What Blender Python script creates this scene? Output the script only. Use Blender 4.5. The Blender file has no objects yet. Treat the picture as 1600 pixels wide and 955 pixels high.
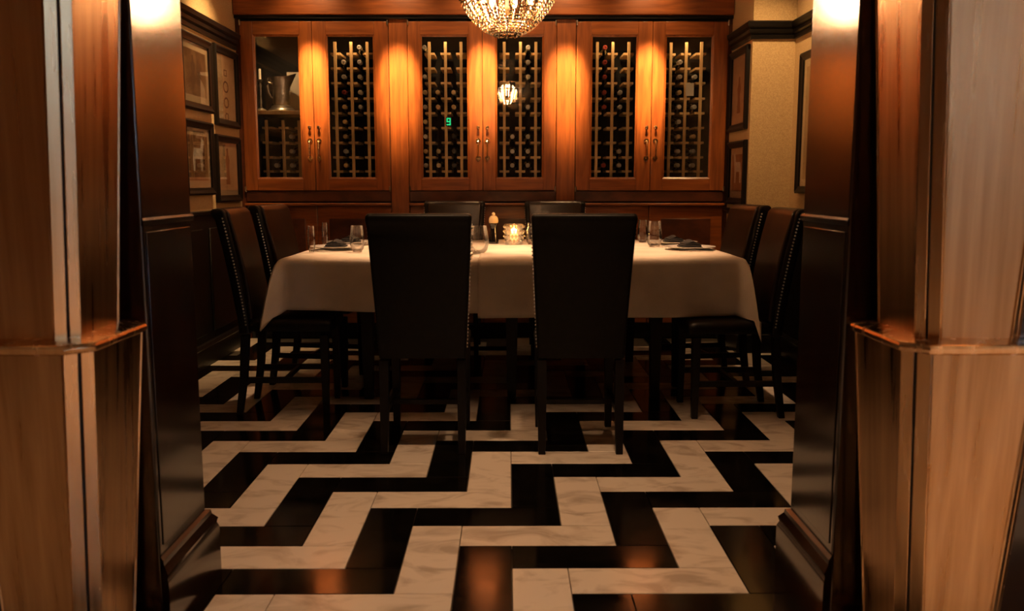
import bpy, bmesh, math, random
from mathutils import Vector, Matrix
random.seed(7)
PI = math.pi
S = bpy.context.scene
C = S.collection

# ------------------------------------------------------------------ camera, world, exposure
cd = bpy.data.cameras.new('camera')
cam = bpy.data.objects.new('camera', cd)
C.objects.link(cam)
cam.location = (0, 0, 1.19)
cam.rotation_euler = (PI/2 - 0.136014, 0, -0.00441)
cd.sensor_width = 36.0
cd.lens = 36.0*1383.4/1600
cd.clip_start = 0.05
cd.dof.use_dof = True
cd.dof.focus_distance = 4.9
cd.dof.aperture_fstop = 4.0
S.camera = cam
w = bpy.data.worlds.new('world')
S.world = w
w.use_nodes = True
w.node_tree.nodes['Background'].inputs[0].default_value = (1, .72, .48, 1)
w.node_tree.nodes['Background'].inputs[1].default_value = 0.0015
S.view_settings.view_transform = 'Standard'
S.view_settings.look = 'None'
S.view_settings.exposure = 0.0
S.view_settings.gamma = 1.0
S.view_settings.use_curve_mapping = False

CEIL = 2.80
WARM = (1.0, .60, .26)
WARM2 = (1.0, .57, .29)
# recessed downlights and added fill lamps: (kind, x, y, aim point, watts, cone degrees, blend, colour, source radius, watts of wide spill)
DOWNLIGHTS = [('cabinet', x, 6.36, (x, 6.80, 1.98), 1250, 24, 1.0, WARM, .045, 26) for x in (-1.46, -.82, -.185, .437, 1.05)]
DOWNLIGHTS += [('entry', -.42, 3.15, (-.46, 3.15, 0), 72, 66, .6, WARM2, .03, 0),
               ('entry', .42, 3.15, (.46, 3.15, 0), 72, 66, .6, WARM2, .03, 0)]
DOWNLIGHTS += [('table', -.55, 5.3, (-.55, 5.3, .8), 250, 50, .7, WARM2, .03, 0),
               ('table', .6, 5.3, (.6, 5.3, .8), 250, 50, .7, WARM2, .03, 0)]
DOWNLIGHTS += [('picture', -1.5, 6.0, (-2.03, 6.1, 1.75), 170, 75, 1.0, WARM, .03, 0),  # this pair is added to brighten the prints and tan walls
               ('picture', 1.62, 5.62, (1.80, 6.24, 1.8), 80, 70, 1.0, WARM, .03, 0)]
DOWNLIGHTS += [('added hall floor fill', -1.7, .8, (-1.7, .8, 0), 85, 85, .8, WARM2, .05, 0),  # unseen warm lamps, added so the brass has a lit hall to reflect
               ('added hall floor fill', 1.7, .8, (1.7, .8, 0), 330, 85, .8, WARM2, .05, 0),
               ('added hall wall fill', -2.6, -2.0, (-3.1, -2.0, 1.2), 110, 80, .9, WARM2, .05, 0),
               ('added hall wall fill', 2.6, -1.75, (3.1, -1.7, 1.2), 470, 75, .9, WARM2, .05, 0),
               ('added cool hall fill', 2.75, -.10, (3.1, -.10, 1.9), 1300, 42, .9, (.42, .66, 1.0), .05, 0),  # unseen cool lamps, added for the bluish reflection in the brass
               ('added cool hall fill', 2.75, -2.75, (3.1, -2.85, 1.9), 2900, 36, .9, (.38, .62, 1.0), .05, 0)]
CHANDELIER_WATTS = 48
COMPARTMENT_WATTS = 8
CANDLE_WATTS = 2.5

# ------------------------------------------------------------------ materials
def nodes(m):
    nt = m.node_tree
    return nt, nt.nodes, nt.links

def pmat(name, col, rough=.5, metal=0, coat=0, spec=.5, trans=0, ior=1.5, emis=None, es=0, coat_rough=.05):
    m = bpy.data.materials.new(name)
    m.use_nodes = True
    b = m.node_tree.nodes['Principled BSDF']
    b.inputs['Base Color'].default_value = (*col, 1)
    b.inputs['Roughness'].default_value = rough
    b.inputs['Metallic'].default_value = metal
    b.inputs['Coat Weight'].default_value = coat
    b.inputs['Coat Roughness'].default_value = coat_rough
    b.inputs['Specular IOR Level'].default_value = spec
    b.inputs['Transmission Weight'].default_value = trans
    b.inputs['IOR'].default_value = ior
    if emis:
        b.inputs['Emission Color'].default_value = (*emis, 1)
        b.inputs['Emission Strength'].default_value = es
    return m

def add_noise(m, c1, c2, scale=(1, 1, 1), nscale=5, detail=6, lo=.35, hi=.65, distort=0, bump=0, bscale=None, rnd=False, rough=None):
    """colour variation by stretched noise in object space, optional bump and roughness variation"""
    nt, N, L = nodes(m)
    b = N['Principled BSDF']
    tc = N.new('ShaderNodeTexCoord')
    mp = N.new('ShaderNodeMapping')
    mp.inputs['Scale'].default_value = scale
    L.new(tc.outputs['Object'], mp.inputs['Vector'])
    src = mp.outputs['Vector']
    if rnd:
        oi = N.new('ShaderNodeObjectInfo')
        ad = N.new('ShaderNodeVectorMath'); ad.operation = 'MULTIPLY_ADD'
        cb = N.new('ShaderNodeCombineXYZ')
        for k in range(3):
            L.new(oi.outputs['Random'], cb.inputs[k])
        L.new(cb.outputs[0], ad.inputs[0])
        ad.inputs[1].default_value = (37, 91, 53)
        L.new(src, ad.inputs[2])
        src = ad.outputs[0]
    n = N.new('ShaderNodeTexNoise')
    n.inputs['Scale'].default_value = nscale
    n.inputs['Detail'].default_value = detail
    n.inputs['Distortion'].default_value = distort
    L.new(src, n.inputs['Vector'])
    r = N.new('ShaderNodeValToRGB')
    r.color_ramp.elements[0].position = lo
    r.color_ramp.elements[1].position = hi
    r.color_ramp.elements[0].color = (*c1, 1)
    r.color_ramp.elements[1].color = (*c2, 1)
    L.new(n.outputs['Fac'], r.inputs['Fac'])
    L.new(r.outputs['Color'], b.inputs['Base Color'])
    if rough:
        mr = N.new('ShaderNodeMapRange')
        mr.inputs['From Min'].default_value = .3
        mr.inputs['From Max'].default_value = .7
        mr.inputs['To Min'].default_value = rough[0]
        mr.inputs['To Max'].default_value = rough[1]
        L.new(n.outputs['Fac'], mr.inputs['Value'])
        L.new(mr.outputs['Result'], b.inputs['Roughness'])
    if bump:
        n2 = N.new('ShaderNodeTexNoise')
        n2.inputs['Scale'].default_value = bscale or nscale
        n2.inputs['Detail'].default_value = 4
        L.new(mp.outputs['Vector'], n2.inputs['Vector'])
        bp = N.new('ShaderNodeBump')
        bp.inputs['Strength'].default_value = bump
        bp.inputs['Distance'].default_value = .004
        L.new(n2.outputs['Fac'], bp.inputs['Height'])
        L.new(bp.outputs['Normal'], b.inputs['Normal'])
    return m

M = {}
M['mahogany'] = add_noise(pmat('mahogany', (.3, .09, .02), .34, coat=.35, coat_rough=.22), (.17, .042, .008), (.29, .082, .016), (9, 9, .8), 4, 8, distort=.6)
M['mahogany_h'] = add_noise(pmat('mahogany_h', (.3, .09, .02), .34, coat=.35, coat_rough=.22), (.17, .042, .008), (.29, .082, .016), (.8, 9, 9), 4, 8, distort=.6)
M['mahogany_dark'] = add_noise(pmat('mahogany_dark', (.12, .03, .01), .4, coat=.3, coat_rough=.2), (.05, .013, .005), (.10, .026, .009), (2, 9, 4), 4, 6)
M['lacquer'] = add_noise(pmat('lacquer', (.02, .006, .003), .20, coat=.75, coat_rough=.12, ior=1.65), (.010, .003, .0015), (.022, .006, .0025), (3, 3, .6), 5, 6, bump=.06, bscale=30)
M['black_wood'] = pmat('black_wood', (.004, .003, .0025), .40, spec=.3, coat=.08, coat_rough=.15)
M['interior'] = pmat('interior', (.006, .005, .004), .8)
M['rack_wood'] = add_noise(pmat('rack_wood', (.7, .47, .22), .55), (.62, .40, .17), (.80, .56, .28), (8, 8, 1), 5, 5)
M['wall_fabric'] = add_noise(pmat('wall_fabric', (.5, .34, .16), .9), (.43, .29, .14), (.56, .40, .20), (1, 1, 1), 160, 3, bump=.4, bscale=220)
M['ceiling'] = pmat('ceiling', (.42, .34, .25), .9)
M['foyer_wall'] = pmat('foyer_wall', (.34, .21, .11), .7)
M['foyer_plaster'] = pmat('foyer_plaster', (.50, .48, .46), .7)
M['marble'] = add_noise(pmat('marble', (.7, .62, .54), .22), (.50, .42, .35), (.76, .68, .59), (1, 1.6, 1), 5, 9, .30, .52, distort=1.4, rnd=True)
M['black_tile'] = add_noise(pmat('black_tile', (.005, .004, .004), .12, spec=.35), (.002, .0018, .0015), (.006, .005, .004), (1, 1, 1), 6, 6, rnd=True, rough=(.08, .17))
M['grout'] = pmat('grout', (.05, .04, .03), .8)
M['brass'] = add_noise(pmat('brass', (.55, .33, .16), .32, metal=1), (.36, .20, .09), (.66, .42, .22), (14, 14, .2), 2.2, 6, .3, .7, rough=(.24, .40), bump=.30, bscale=1.6)
M['brass_bright'] = add_noise(pmat('brass_bright', (.75, .47, .25), .24, metal=1), (.66, .40, .20), (.82, .54, .30), (10, 10, .3), 4, 4, rough=(.2, .3))
M['groove'] = pmat('groove', (.008, .005, .003), .6)
M['leather_black'] = add_noise(pmat('leather_black', (.005, .004, .004), .42, spec=.25), (.003, .0026, .0024), (.006, .005, .004), (1, 1, 1), 40, 4, bump=.10, bscale=160)
M['leather_brown'] = add_noise(pmat('leather_brown', (.03, .012, .005), .34), (.010, .004, .0018), (.020, .0075, .003), (1, 1, 1), 9, 4, bump=.12, bscale=120)
M['nail'] = pmat('nail', (.9, .88, .84), .38, metal=1)
M['linen'] = add_noise(pmat('linen', (.72, .65, .57), .85), (.66, .59, .51), (.76, .69, .61), (1, 1, 1), 6, 4, bump=.35, bscale=260)
M['china'] = pmat('china', (.75, .72, .68), .12)
M['napkin'] = add_noise(pmat('napkin', (.012, .011, .012), .85), (.008, .008, .009), (.018, .016, .017), (1, 1, 1), 60, 3, bump=.3, bscale=150)
M['steel'] = pmat('steel', (.75, .73, .70), .18, metal=1)
M['silver'] = add_noise(pmat('silver', (.78, .72, .62), .38, metal=1), (.6, .54, .45), (.85, .8, .7), (1, 1, 1), 14, 4, bump=.25, bscale=40)
M['hardware'] = pmat('hardware', (.85, .58, .32), .2, metal=1)
M['frame_black'] = pmat('frame_black', (.006, .004, .003), .45, spec=.25)
M['mat_board'] = pmat('mat_board', (.62, .47, .30), .85)
M['bottle_glass'] = pmat('bottle_glass', (.010, .014, .008), .08, coat=.5)
for nm, c in (('gold', (.62, .47, .26)), ('red', (.30, .045, .03)), ('silver_foil', (.55, .52, .48)), ('dark_foil', (.06, .05, .045))):
    M['cap_'+nm] = pmat('cap_'+nm, c, .38, metal=.3)
M['paper'] = pmat('paper', (.72, .66, .56), .7)
M['ink'] = pmat('ink', (.05, .03, .02), .8)
M['sepia'] = pmat('sepia', (.20, .10, .045), .8)
M['mill_black'] = pmat('mill_black', (.006, .004, .004), .12, coat=.6)
M['mill_top'] = pmat('mill_top', (.75, .55, .30), .12, coat=.5)
M['wax'] = pmat('wax', (.85, .75, .58), .5, emis=(1, .55, .2), es=.5)
M['flame'] = pmat('flame', (1, .7, .3), .5, emis=(1, .62, .22), es=35)
M['bulb'] = pmat('bulb', (1, .8, .6), .5, emis=(1, .72, .42), es=9)
M['lamp_lens'] = pmat('lamp_lens', (1, .9, .8), .5, emis=(1, .72, .42), es=12)
M['green_digits'] = pmat('green_digits', (.0, .5, .2), .5, emis=(.02, 1.0, .35), es=.75)
M['trim_metal'] = pmat('trim_metal', (.5, .45, .38), .35, metal=1)
M['print_a'] = add_noise(pmat('print_a', (.3, .16, .07), .75), (.20, .085, .03), (.40, .23, .10), (1, 1, 1), 7, 6)
M['print_b'] = add_noise(pmat('print_b', (.6, .45, .28), .75), (.50, .36, .20), (.64, .48, .30), (1, 1, 1), 9, 5)

def thin_glass(name, tint=(1, 1, 1), gain=1.0, rough=.0, base=0.0, refl=(1, 1, 1)):
    """a clear sheet: lets light straight through, mirrors by Fresnel"""
    m = bpy.data.materials.new(name)
    m.use_nodes = True
    nt, N, L = nodes(m)
    N.remove(N['Principled BSDF'])
    out = N['Material Output']
    tr = N.new('ShaderNodeBsdfTransparent'); tr.inputs[0].default_value = (*tint, 1)
    gl = N.new('ShaderNodeBsdfGlossy'); gl.inputs['Roughness'].default_value = rough; gl.inputs['Color'].default_value = (*refl, 1)
    fr = N.new('ShaderNodeFresnel'); fr.inputs['IOR'].default_value = 1.5
    mu = N.new('ShaderNodeMath'); mu.operation = 'MULTIPLY_ADD'; mu.use_clamp = True
    mu.inputs[1].default_value = gain; mu.inputs[2].default_value = base
    mx = N.new('ShaderNodeMixShader')
    L.new(fr.outputs[0], mu.inputs[0]); L.new(mu.outputs[0], mx.inputs[0])
    L.new(tr.outputs[0], mx.inputs[1]); L.new(gl.outputs[0], mx.inputs[2])
    L.new(mx.outputs[0], out.inputs['Surface'])
    return m
M['pane'] = thin_glass('pane', (.95, .95, .95), 1.0)
M['picture_glass'] = thin_glass('picture_glass', (.97, .97, .97), .6)
M['crystal'] = thin_glass('crystal', (.86, .74, .58), 1.1, .05, .20, (.85, .8, .72))
M['tumbler_glass'] = thin_glass('tumbler_glass', (.97, .96, .95), .75, .02, .02)
M['votive_glass'] = thin_glass('votive_glass', (.96, .88, .76), 1.4, .12, .30)

# ------------------------------------------------------------------ geometry helpers
class MB:
    def __init__(self):
        self.bm = bmesh.new()
    def box(self, x0, x1, y0, y1, z0, z1, mtx=None):
        vs = [self.bm.verts.new(Vector(p) if mtx is None else mtx @ Vector(p)) for p in
              ((x0, y0, z0), (x1, y0, z0), (x1, y1, z0), (x0, y1, z0), (x0, y0, z1), (x1, y0, z1), (x1, y1, z1), (x0, y1, z1))]
        for f in ((0, 3, 2, 1), (4, 5, 6, 7), (0, 1, 5, 4), (1, 2, 6, 5), (2, 3, 7, 6), (3, 0, 4, 7)):
            self.bm.faces.new([vs[i] for i in f])
        return self
    def loft(self, rings, cap0=True, cap1=True, closed=True):
        rr = [[self.bm.verts.new(p) for p in r] for r in rings]
        n = len(rr[0])
        for a, b in zip(rr[:-1], rr[1:]):
            for i in range(n if closed else n-1):
                j = (i+1) % n
                try:
                    self.bm.faces.new((a[i], a[j], b[j], b[i]))
                except ValueError:
                    pass
        if cap0 and closed: self.bm.faces.new(list(reversed(rr[0])))
        if cap1 and closed: self.bm.faces.new(rr[-1])
        return self
    def lathe(self, prof, n=24, mtx=None, cap0=True, cap1=True):
        rings = []
        for r, z in prof:
            ring = [Vector((max(r, 1e-4)*math.cos(2*PI*i/n), max(r, 1e-4)*math.sin(2*PI*i/n), z)) for i in range(n)]
            if mtx is not None: ring = [mtx @ v for v in ring]
            rings.append(ring)
        return self.loft(rings, cap0, cap1)
    def tube(self, pts, r, n=8, closed=False):
        pts = [Vector(p) for p in pts]
        rad = r if isinstance(r, (list, tuple)) else [r]*len(pts)
        rings = []
        for i, p in enumerate(pts):
            a = pts[max(i-1, 0)]; b = pts[min(i+1, len(pts)-1)]
            if closed: a = pts[i-1]; b = pts[(i+1) % len(pts)]
            d = (b-a).normalized()
            u = d.orthogonal().normalized() if abs(d.z) > .9 else d.cross(Vector((0, 0, 1))).normalized()
            v = d.cross(u)
            rings.append([p + rad[i]*(math.cos(2*PI*k/n)*u + math.sin(2*PI*k/n)*v) for k in range(n)])
        if closed: rings.append(rings[0])
        return self.loft(rings, not closed, not closed)
    def ball(self, p, r, sub=1, sz=1.0):
        bmesh.ops.create_icosphere(self.bm, subdivisions=sub, radius=r, matrix=Matrix.Translation(p) @ Matrix.Diagonal((1, 1, sz, 1)))
        return self
    def mesh(self, name, mat, smooth=35, weld=False):
        if weld: bmesh.ops.remove_doubles(self.bm, verts=self.bm.verts, dist=1e-5)
        bmesh.ops.recalc_face_normals(self.bm, faces=self.bm.faces)
        me = bpy.data.meshes.new(name)
        self.bm.to_mesh(me); self.bm.free()
        me.materials.append(M[mat])
        if smooth:
            me.shade_smooth()
            me.set_sharp_from_angle(angle=math.radians(smooth))
        return me
    def build(self, name, mat, parent=None, bevel=0, smooth=35, loc=None, seg=2, weld=False):
        o = link(name, self.mesh(name, mat, smooth, weld), parent)
        if loc is not None: o.location = loc
        if bevel:
            md = o.modifiers.new('bevel', 'BEVEL')
            md.width = bevel; md.segments = seg; md.limit_method = 'ANGLE'
            md.angle_limit = math.radians(40)
        return o

def link(name, me, parent=None):
    o = bpy.data.objects.new(name, me)
    C.objects.link(o)
    if parent: o.parent = parent
    return o

def tag(o, label, cat, group=None):
    o['label'] = label; o['category'] = cat
    if group: o['group'] = group
    return o

def thing(name, label, cat, loc=(0, 0, 0), rz=0, group=None):
    o = bpy.data.objects.new(name, None)
    o.empty_display_size = .1
    C.objects.link(o)
    o.location = loc; o.rotation_euler = (0, 0, rz)
    return tag(o, label, cat, group)

def struct(o, label=None, cat=None):
    o['kind'] = 'structure'
    if label: o['label'] = label
    if cat: o['category'] = cat
    return o

def copy_tree(o, parent=None):
    c = o.copy(); C.objects.link(c); c.parent = parent
    for ch in list(o.children): copy_tree(ch, c)
    return c

def B(x0, x1, y0, y1, z0, z1):
    return MB().box(x0, x1, y0, y1, z0, z1)

# ------------------------------------------------------------------ room shell
YC = 6.80                       # plane of the cabinet doors
XL, XR, XJ, YJ = -2.03, 1.97, 1.675, 6.24
JL, JR, JY0, JY1 = -.918, .857, 2.23, 2.58

floor = struct(B(-3.2, 3.2, -3.2, 7.4, -.12, -.012).build('floor', 'grout'), 'polished black and white marble herringbone floor', 'floor')
struct(B(-3.1, 3.1, -3.1, 1.62, -.012, -.0025).build('floor_foyer', 'marble'), 'pale marble floor of the entrance hall', 'floor')
# herringbone: 3:1 tiles, zigzags of white and of black marble in turn
TW = .17426
X0, Y0 = -.16228, 2.80689
def tile_mesh(nx, ny, mat):
    g = .0012; b = .0016
    mb = MB()
    x0, x1, y0, y1 = -nx*TW/2+g, nx*TW/2-g, -ny*TW/2+g, ny*TW/2-g
    mb.loft([[(x0, y0, -.012), (x1, y0, -.012), (x1, y1, -.012), (x0, y1, -.012)],
             [(x0, y0, -b), (x1, y0, -b), (x1, y1, -b), (x0, y1, -b)],
             [(x0+b, y0+b, 0), (x1-b, y0+b, 0), (x1-b, y1-b, 0), (x0+b, y1-b, 0)]])
    return mb.mesh('tile', mat, smooth=0)
TM = {(h, c): tile_mesh(3 if h else 1, 1 if h else 3, c) for h in (0, 1) for c in ('marble', 'black_tile')}
count = 0
for k in range(-40, 41):
    for m_ in range(-20, 21):
        for h in (1, 0):
            u, v = (3*m_-k, 3*m_+k) if h else (3*m_-k+2, 3*m_+k+1)
            cx = X0 + TW*(u + (1.5 if h else .5)); cy = Y0 + TW*(v + (.5 if h else 1.5))
            lim = 2.02 if cy > 2.5 else 1.25
            if not (1.75 < cy < 6.65 and -lim < cx < lim): continue
            t = link('tile', TM[(h, 'marble' if k % 2 == 0 else 'black_tile')], floor)
            t.location = (cx, cy, random.uniform(-.0004, .0004))
            count += 1
print('tiles', count)

struct(B(-3.2, 3.2, -3.2, 7.4, CEIL, CEIL+.1).build('ceiling', 'ceiling'), 'plain ceiling above the dining room', 'ceiling')

def panel_grid(mb_list, parent, axis, pos, a0, a1, z0, z1, n, mat, out):
    """raised framed panels along a wall"""
    wd = (a1-a0)/n
    for i in range(n):
        p0, p1 = a0+wd*i+.07, a0+wd*(i+1)-.07
        if axis == 'x': B(min(pos, pos+out), max(pos, pos+out), p0, p1, z0, z1).build('wainscot_panel', mat, parent, bevel=.008)
        else: B(p0, p1, min(pos, pos+out), max(pos, pos+out), z0, z1).build('wainscot_panel', mat, parent, bevel=.008)

def crown_profile(out):  # (outward, z) three ridges
    return [(0, 2.175), (.018*out, 2.175), (.022*out, 2.198), (.014*out, 2.203), (.030*out, 2.215), (.034*out, 2.236), (.026*out, 2.241), (.046*out, 2.254), (.050*out, 2.283), (.038*out, 2.292), (0, 2.292)]

def rail_profile(out, z):
    return [(0, z-.03), (.012*out, z-.03), (.020*out, z-.012), (.034*out, z-.006), (.036*out, z+.010), (.020*out, z+.016), (0, z+.016)]

def sweep(prof, path, name, mat, parent=None):
    """prof: (out, z); path: list of (x, y, nx, ny) with the outward mitre vector"""
    mb = MB()
    mb.loft([[Vector((x+nx*o, y+ny*o, z)) for o, z in prof] for x, y, nx, ny in path])
    return mb.build(name, mat, parent, smooth=25)

wl = struct(B(XL-.15, XL, JY1-.03, 7.3, 0, CEIL).build('wall_left', 'wall_fabric'), 'tan fabric side wall hung with four framed prints', 'wall')
wr = struct(B(XR, XR+.15, JY1-.03, YJ+.1, 0, CEIL).build('wall_right', 'wall_fabric'), 'tan fabric side wall beside the black leather chairs', 'wall')
wr2 = MB()
wr2.box(XJ, XR+.15, YJ, 7.3, 0, CEIL)
wrj = struct(wr2.build('wall_right_return', 'wall_fabric'), 'tan fabric wall corner jutting out beside the wine cabinet', 'wall')
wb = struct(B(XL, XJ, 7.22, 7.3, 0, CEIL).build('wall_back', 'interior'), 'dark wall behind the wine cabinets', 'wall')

RAILZ = 1.0
# wainscot below the rail
ws = struct(B(XL, XL+.02, JY1, YC-.02, 0, RAILZ-.02).build('trim_1', 'black_wood'), 'dark wainscot below the four framed prints', 'wainscot')
panel_grid(None, ws, 'x', XL+.018, JY1+.1, YC-.1, .20, .90, 5, 'black_wood', .014)
ws = struct(B(XR-.02, XR, JY1, YJ-.02, 0, RAILZ-.02).build('trim_2', 'black_wood'), 'dark wainscot on the plain tan wall', 'wainscot')
panel_grid(None, ws, 'x', XR-.018, JY1+.1, YJ-.1, .20, .90, 4, 'black_wood', -.014)
ws = struct(B(XJ-.02, XR-.021, YJ-.02, YJ, 0, RAILZ-.02).build('trim_3', 'black_wood'), 'dark wainscot on the jutting wall corner', 'wainscot')
panel_grid(None, ws, 'y', YJ-.018, XJ, XR-.04, .20, .90, 1, 'black_wood', -.014)
struct(sweep(rail_profile(1, RAILZ), [(XL, JY1, 1, 0), (XL, YC-.025, 1, 0)], 'trim_4', 'black_wood'), 'dark chair rail under the four framed prints', 'chair rail')
struct(sweep(rail_profile(1, RAILZ), [(XR, JY1, -1, 0), (XR, YJ, -1, -1), (XJ, YJ, -1, -1), (XJ, YC-.025, -1, 0)], 'trim_5', 'black_wood'), 'dark chair rail around the jutting tan wall corner', 'chair rail')
struct(sweep(crown_profile(1), [(XL, JY1, 1, 0), (XL, YC-.025, 1, 0)], 'trim_6', 'black_wood'), 'black ridged picture moulding above the four framed prints', 'moulding')
struct(sweep(crown_profile(1), [(XR, JY1, -1, 0), (XR, YJ, -1, -1), (XJ, YJ, -1, -1), (XJ, YC-.025, -1, 0)], 'trim_7', 'black_wood'), 'black ridged picture moulding around the tan wall corner', 'moulding')
base_prof = lambda: [(0, 0), (.034, 0), (.034, .10), (.026, .118), (.030, .128), (.018, .145), (0, .15)]
struct(sweep(base_prof(), [(XL+.02, JY1, 1, 0), (XL+.02, YC-.2, 1, 0)], 'baseboard_left', 'black_wood'), 'dark moulded baseboard along the wall of prints', 'baseboard')
struct(sweep(base_prof(), [(XR-.02, JY1, -1, 0), (XR-.02, YJ-.02, -1, -1), (XJ-.02, YJ-.02, -1, -1), (XJ-.02, YC-.2, -1, 0)], 'baseboard_right', 'black_wood'), 'dark moulded baseboard around the tan wall corner', 'baseboard')

# doorway wall: two lacquered piers, header above
def pier(name, side, label):
    xi = JL if side < 0 else JR
    xo = -3.2 if side < 0 else 3.2
    x0, x1 = min(xi, xo), max(xi, xo)
    p = struct(B(x0, x1, JY0, JY1, 0, CEIL).build(name, 'lacquer', bevel=.006), label, 'wall')
    s = -side                       # towards the opening
    # plinth with moulded top
    pr = [(0, 0), (.030, 0), (.030, .150), (.024, .165), (.028, .178), (.014, .196), (.012, .208), (0, .214)]
    sweep(pr, [(xi, JY0, s, -1), (xi, JY1, s, 1)], 'plinth', 'lacquer', p)
    pr2 = [(0, 1.086), (.004, 1.086), (.006, 1.092), (.006, 1.100), (.002, 1.106), (0, 1.106)]
    sweep(pr2, [(xi, JY0, s, -1), (xi, JY1, s, 1)], 'chair_rail', 'lacquer', p)
    B(min(xi, xi+s*.003), max(xi, xi+s*.003), JY0+.02, JY1-.02, .24, 1.07).build('lower_panel', 'lacquer', p, bevel=.0015)
    return p
pier('wall_doorway_left', -1, 'glossy dark lacquered doorway pier nearest the framed prints')
pier('wall_doorway_right', 1, 'glossy dark lacquered doorway pier nearest the plain tan wall')
struct(B(JL, JR, JY0, JY1, 2.45, CEIL).build('wall_doorway_header', 'lacquer'), 'dark lacquered header over the doorway', 'wall')
struct(B(-3.2, 3.2, -3.2, -3.1, 0, CEIL).build('wall_foyer_back', 'foyer_wall'), 'brown wall at the far end of the entrance hall', 'wall')
struct(B(-3.2, -3.1, -3.1, JY0, 0, CEIL).build('wall_foyer_left', 'foyer_wall'), 'brown side wall of the entrance hall', 'wall')
struct(B(3.1, 3.2, -3.1, JY0, 0, CEIL).build('wall_foyer_right', 'foyer_plaster'), 'pale grey opposite side wall of the entrance hall', 'wall')

# ------------------------------------------------------------------ brass columns
def column(side, xin, label):
    """two-tier flared column; xin = inner face at the flange"""
    s = 1 if side > 0 else -1
    W_, D_ = .315, .345                          # width and depth of the lower tier at its top
    cx = xin + s*W_/2; cy = 2.032
    root = thing('brass_column', label, 'column', (cx, cy, 0), 0)
    def ring(hw, hd, c, z):
        return [Vector(p+(z,)) for p in ((-hw+c, -hd), (hw-c, -hd), (hw, -hd+c), (hw, hd-c), (hw-c, hd), (-hw+c, hd), (-hw, hd-c), (-hw, -hd+c))]
    def tier(name, z0, z1, top, bot, c):
        (tw, td), (bw, bd) = top, bot
        part = MB().loft([ring(bw, bd, c, z0), ring(tw, td, c, z1)]).build(name, 'brass', root, bevel=.003)
        # corner strips: two flat fillets with a groove between them on every cut corner
        for ax in (-1, 1):
            for ay in (-1, 1):
                mbg = MB()
                pts = []
                for z, hw, hd in ((z0, bw, bd), (z1, tw, td)):
                    a = Vector((ax*(hw-c), ay*hd, z)); b = Vector((ax*hw, ay*(hd-c), z))
                    n = Vector((ax, ay, 0)).normalized()
                    pts.append((a, b, n))
                for f0, f1 in ((.0, .47), (.56, 1.0)):
                    rings = []
                    for a, b, n in pts:
                        p, q = a.lerp(b, f0), a.lerp(b, f1)
                        rings.append([p-n*.004, q-n*.004, q+n*.005, p+n*.005])
                    MB().loft(rings).build('corner_strip', 'brass_bright', part, bevel=.0015)
                rings = []
                for a, b, n in pts:
                    p, q = a.lerp(b, .46), a.lerp(b, .57)
                    rings.append([p-n*.004, q-n*.004, q+n*.0008, p+n*.0008])
                MB().loft(rings).build('groove', 'groove', part)
        return part
    hw, hd = W_/2, D_/2
    tier('lower_shaft', 0.06, .832, (hw, hd), (hw-.045, hd-.045), .046)
    tier('upper_shaft', .856, 2.74, (hw+.055, hd+.015), (hw-.042, hd-.040), .040)
    fl = MB()
    c = .046
    fl.loft([ring(hw+.002, hd+.002, c, .828), ring(hw+.010, hd+.010, c, .832), ring(hw+.012, hd+.012, c, .842), ring(hw+.008, hd+.008, c, .850), ring(hw-.03, hd-.03, c-.01, .858)])
    fl.build('flange', 'brass_bright', root, bevel=.002)
    MB().loft([ring(hw-.02, hd-.02, .03, 0), ring(hw-.02, hd-.02, .03, .05), ring(hw-.035, hd-.035, .035, .062)]).build('base', 'brass_bright', root, bevel=.003)
    MB().loft([ring(hw+.05, hd+.01, .03, 2.738), ring(hw+.06, hd+.015, .03, CEIL-.001)]).build('capital', 'brass_bright', root, bevel=.003)
    return root
column(-1, -.905, 'flared brass column by the doorway pier on the framed-prints side')
column(1, .862, 'flared brass column by the doorway pier on the plain tan wall side')

# ------------------------------------------------------------------ wine cabinets
DT, DB = 2.391, 1.143
GT, GB = 2.281, 1.244
UNITS = [((-1.995, -.893), -1.461, ((-1.888, -1.566), (-1.345, -1.009)), 'carved wooden wine cabinet with a silver pitcher behind its glass'),
         ((-.749, .362), -.191, ((-.643, -.307), (-.081, .256)), 'wooden wine cabinet with a small green display behind its glass'),
         ((.511, 1.645), 1.08, ((.632, .959), (1.186, 1.523)), 'wooden wine cabinet beside the jutting tan wall corner')]
UNITS[0] = UNITS[0][:3] + ('wooden wine cabinet with a silver pitcher behind its glass',)

def handle_parts(door, x, z):
    """bowed pull with pointed end plates, and a small lock knob above"""
    mb = MB()
    mb.tube([(x, YC-.004, z+.062), (x, YC-.022, z+.060), (x, YC-.034, z+.045), (x, YC-.036, z), (x, YC-.034, z-.045), (x, YC-.022, z-.060), (x, YC-.004, z-.062)], [.007, .006, .0055, .0065, .0055, .006, .007], 8)
    for e in (1, -1):
        ring = []
        for yy in (YC, YC-.005):
            ring.append([Vector((x+dx, yy, z+e*dz)) for dx, dz in ((-.016, .052), (.016, .052), (.019, .068), (.008, .082), (0, .094 if e < 0 else .080), (-.008, .082), (-.019, .068))])
        mb.loft(ring)
    mb.build('handle', 'hardware', door, smooth=40)
    k = MB()
    mt = Matrix.Translation((x, YC, z+.165)) @ Matrix.Rotation(PI/2, 4, 'X')
    k.lathe([(.013, 0), (.013, .003), (.006, .005), (.006, .012), (.011, .016), (.010, .022), (.004, .024)], 14, mt)
    k.build('lock_knob', 'hardware', door)

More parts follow.
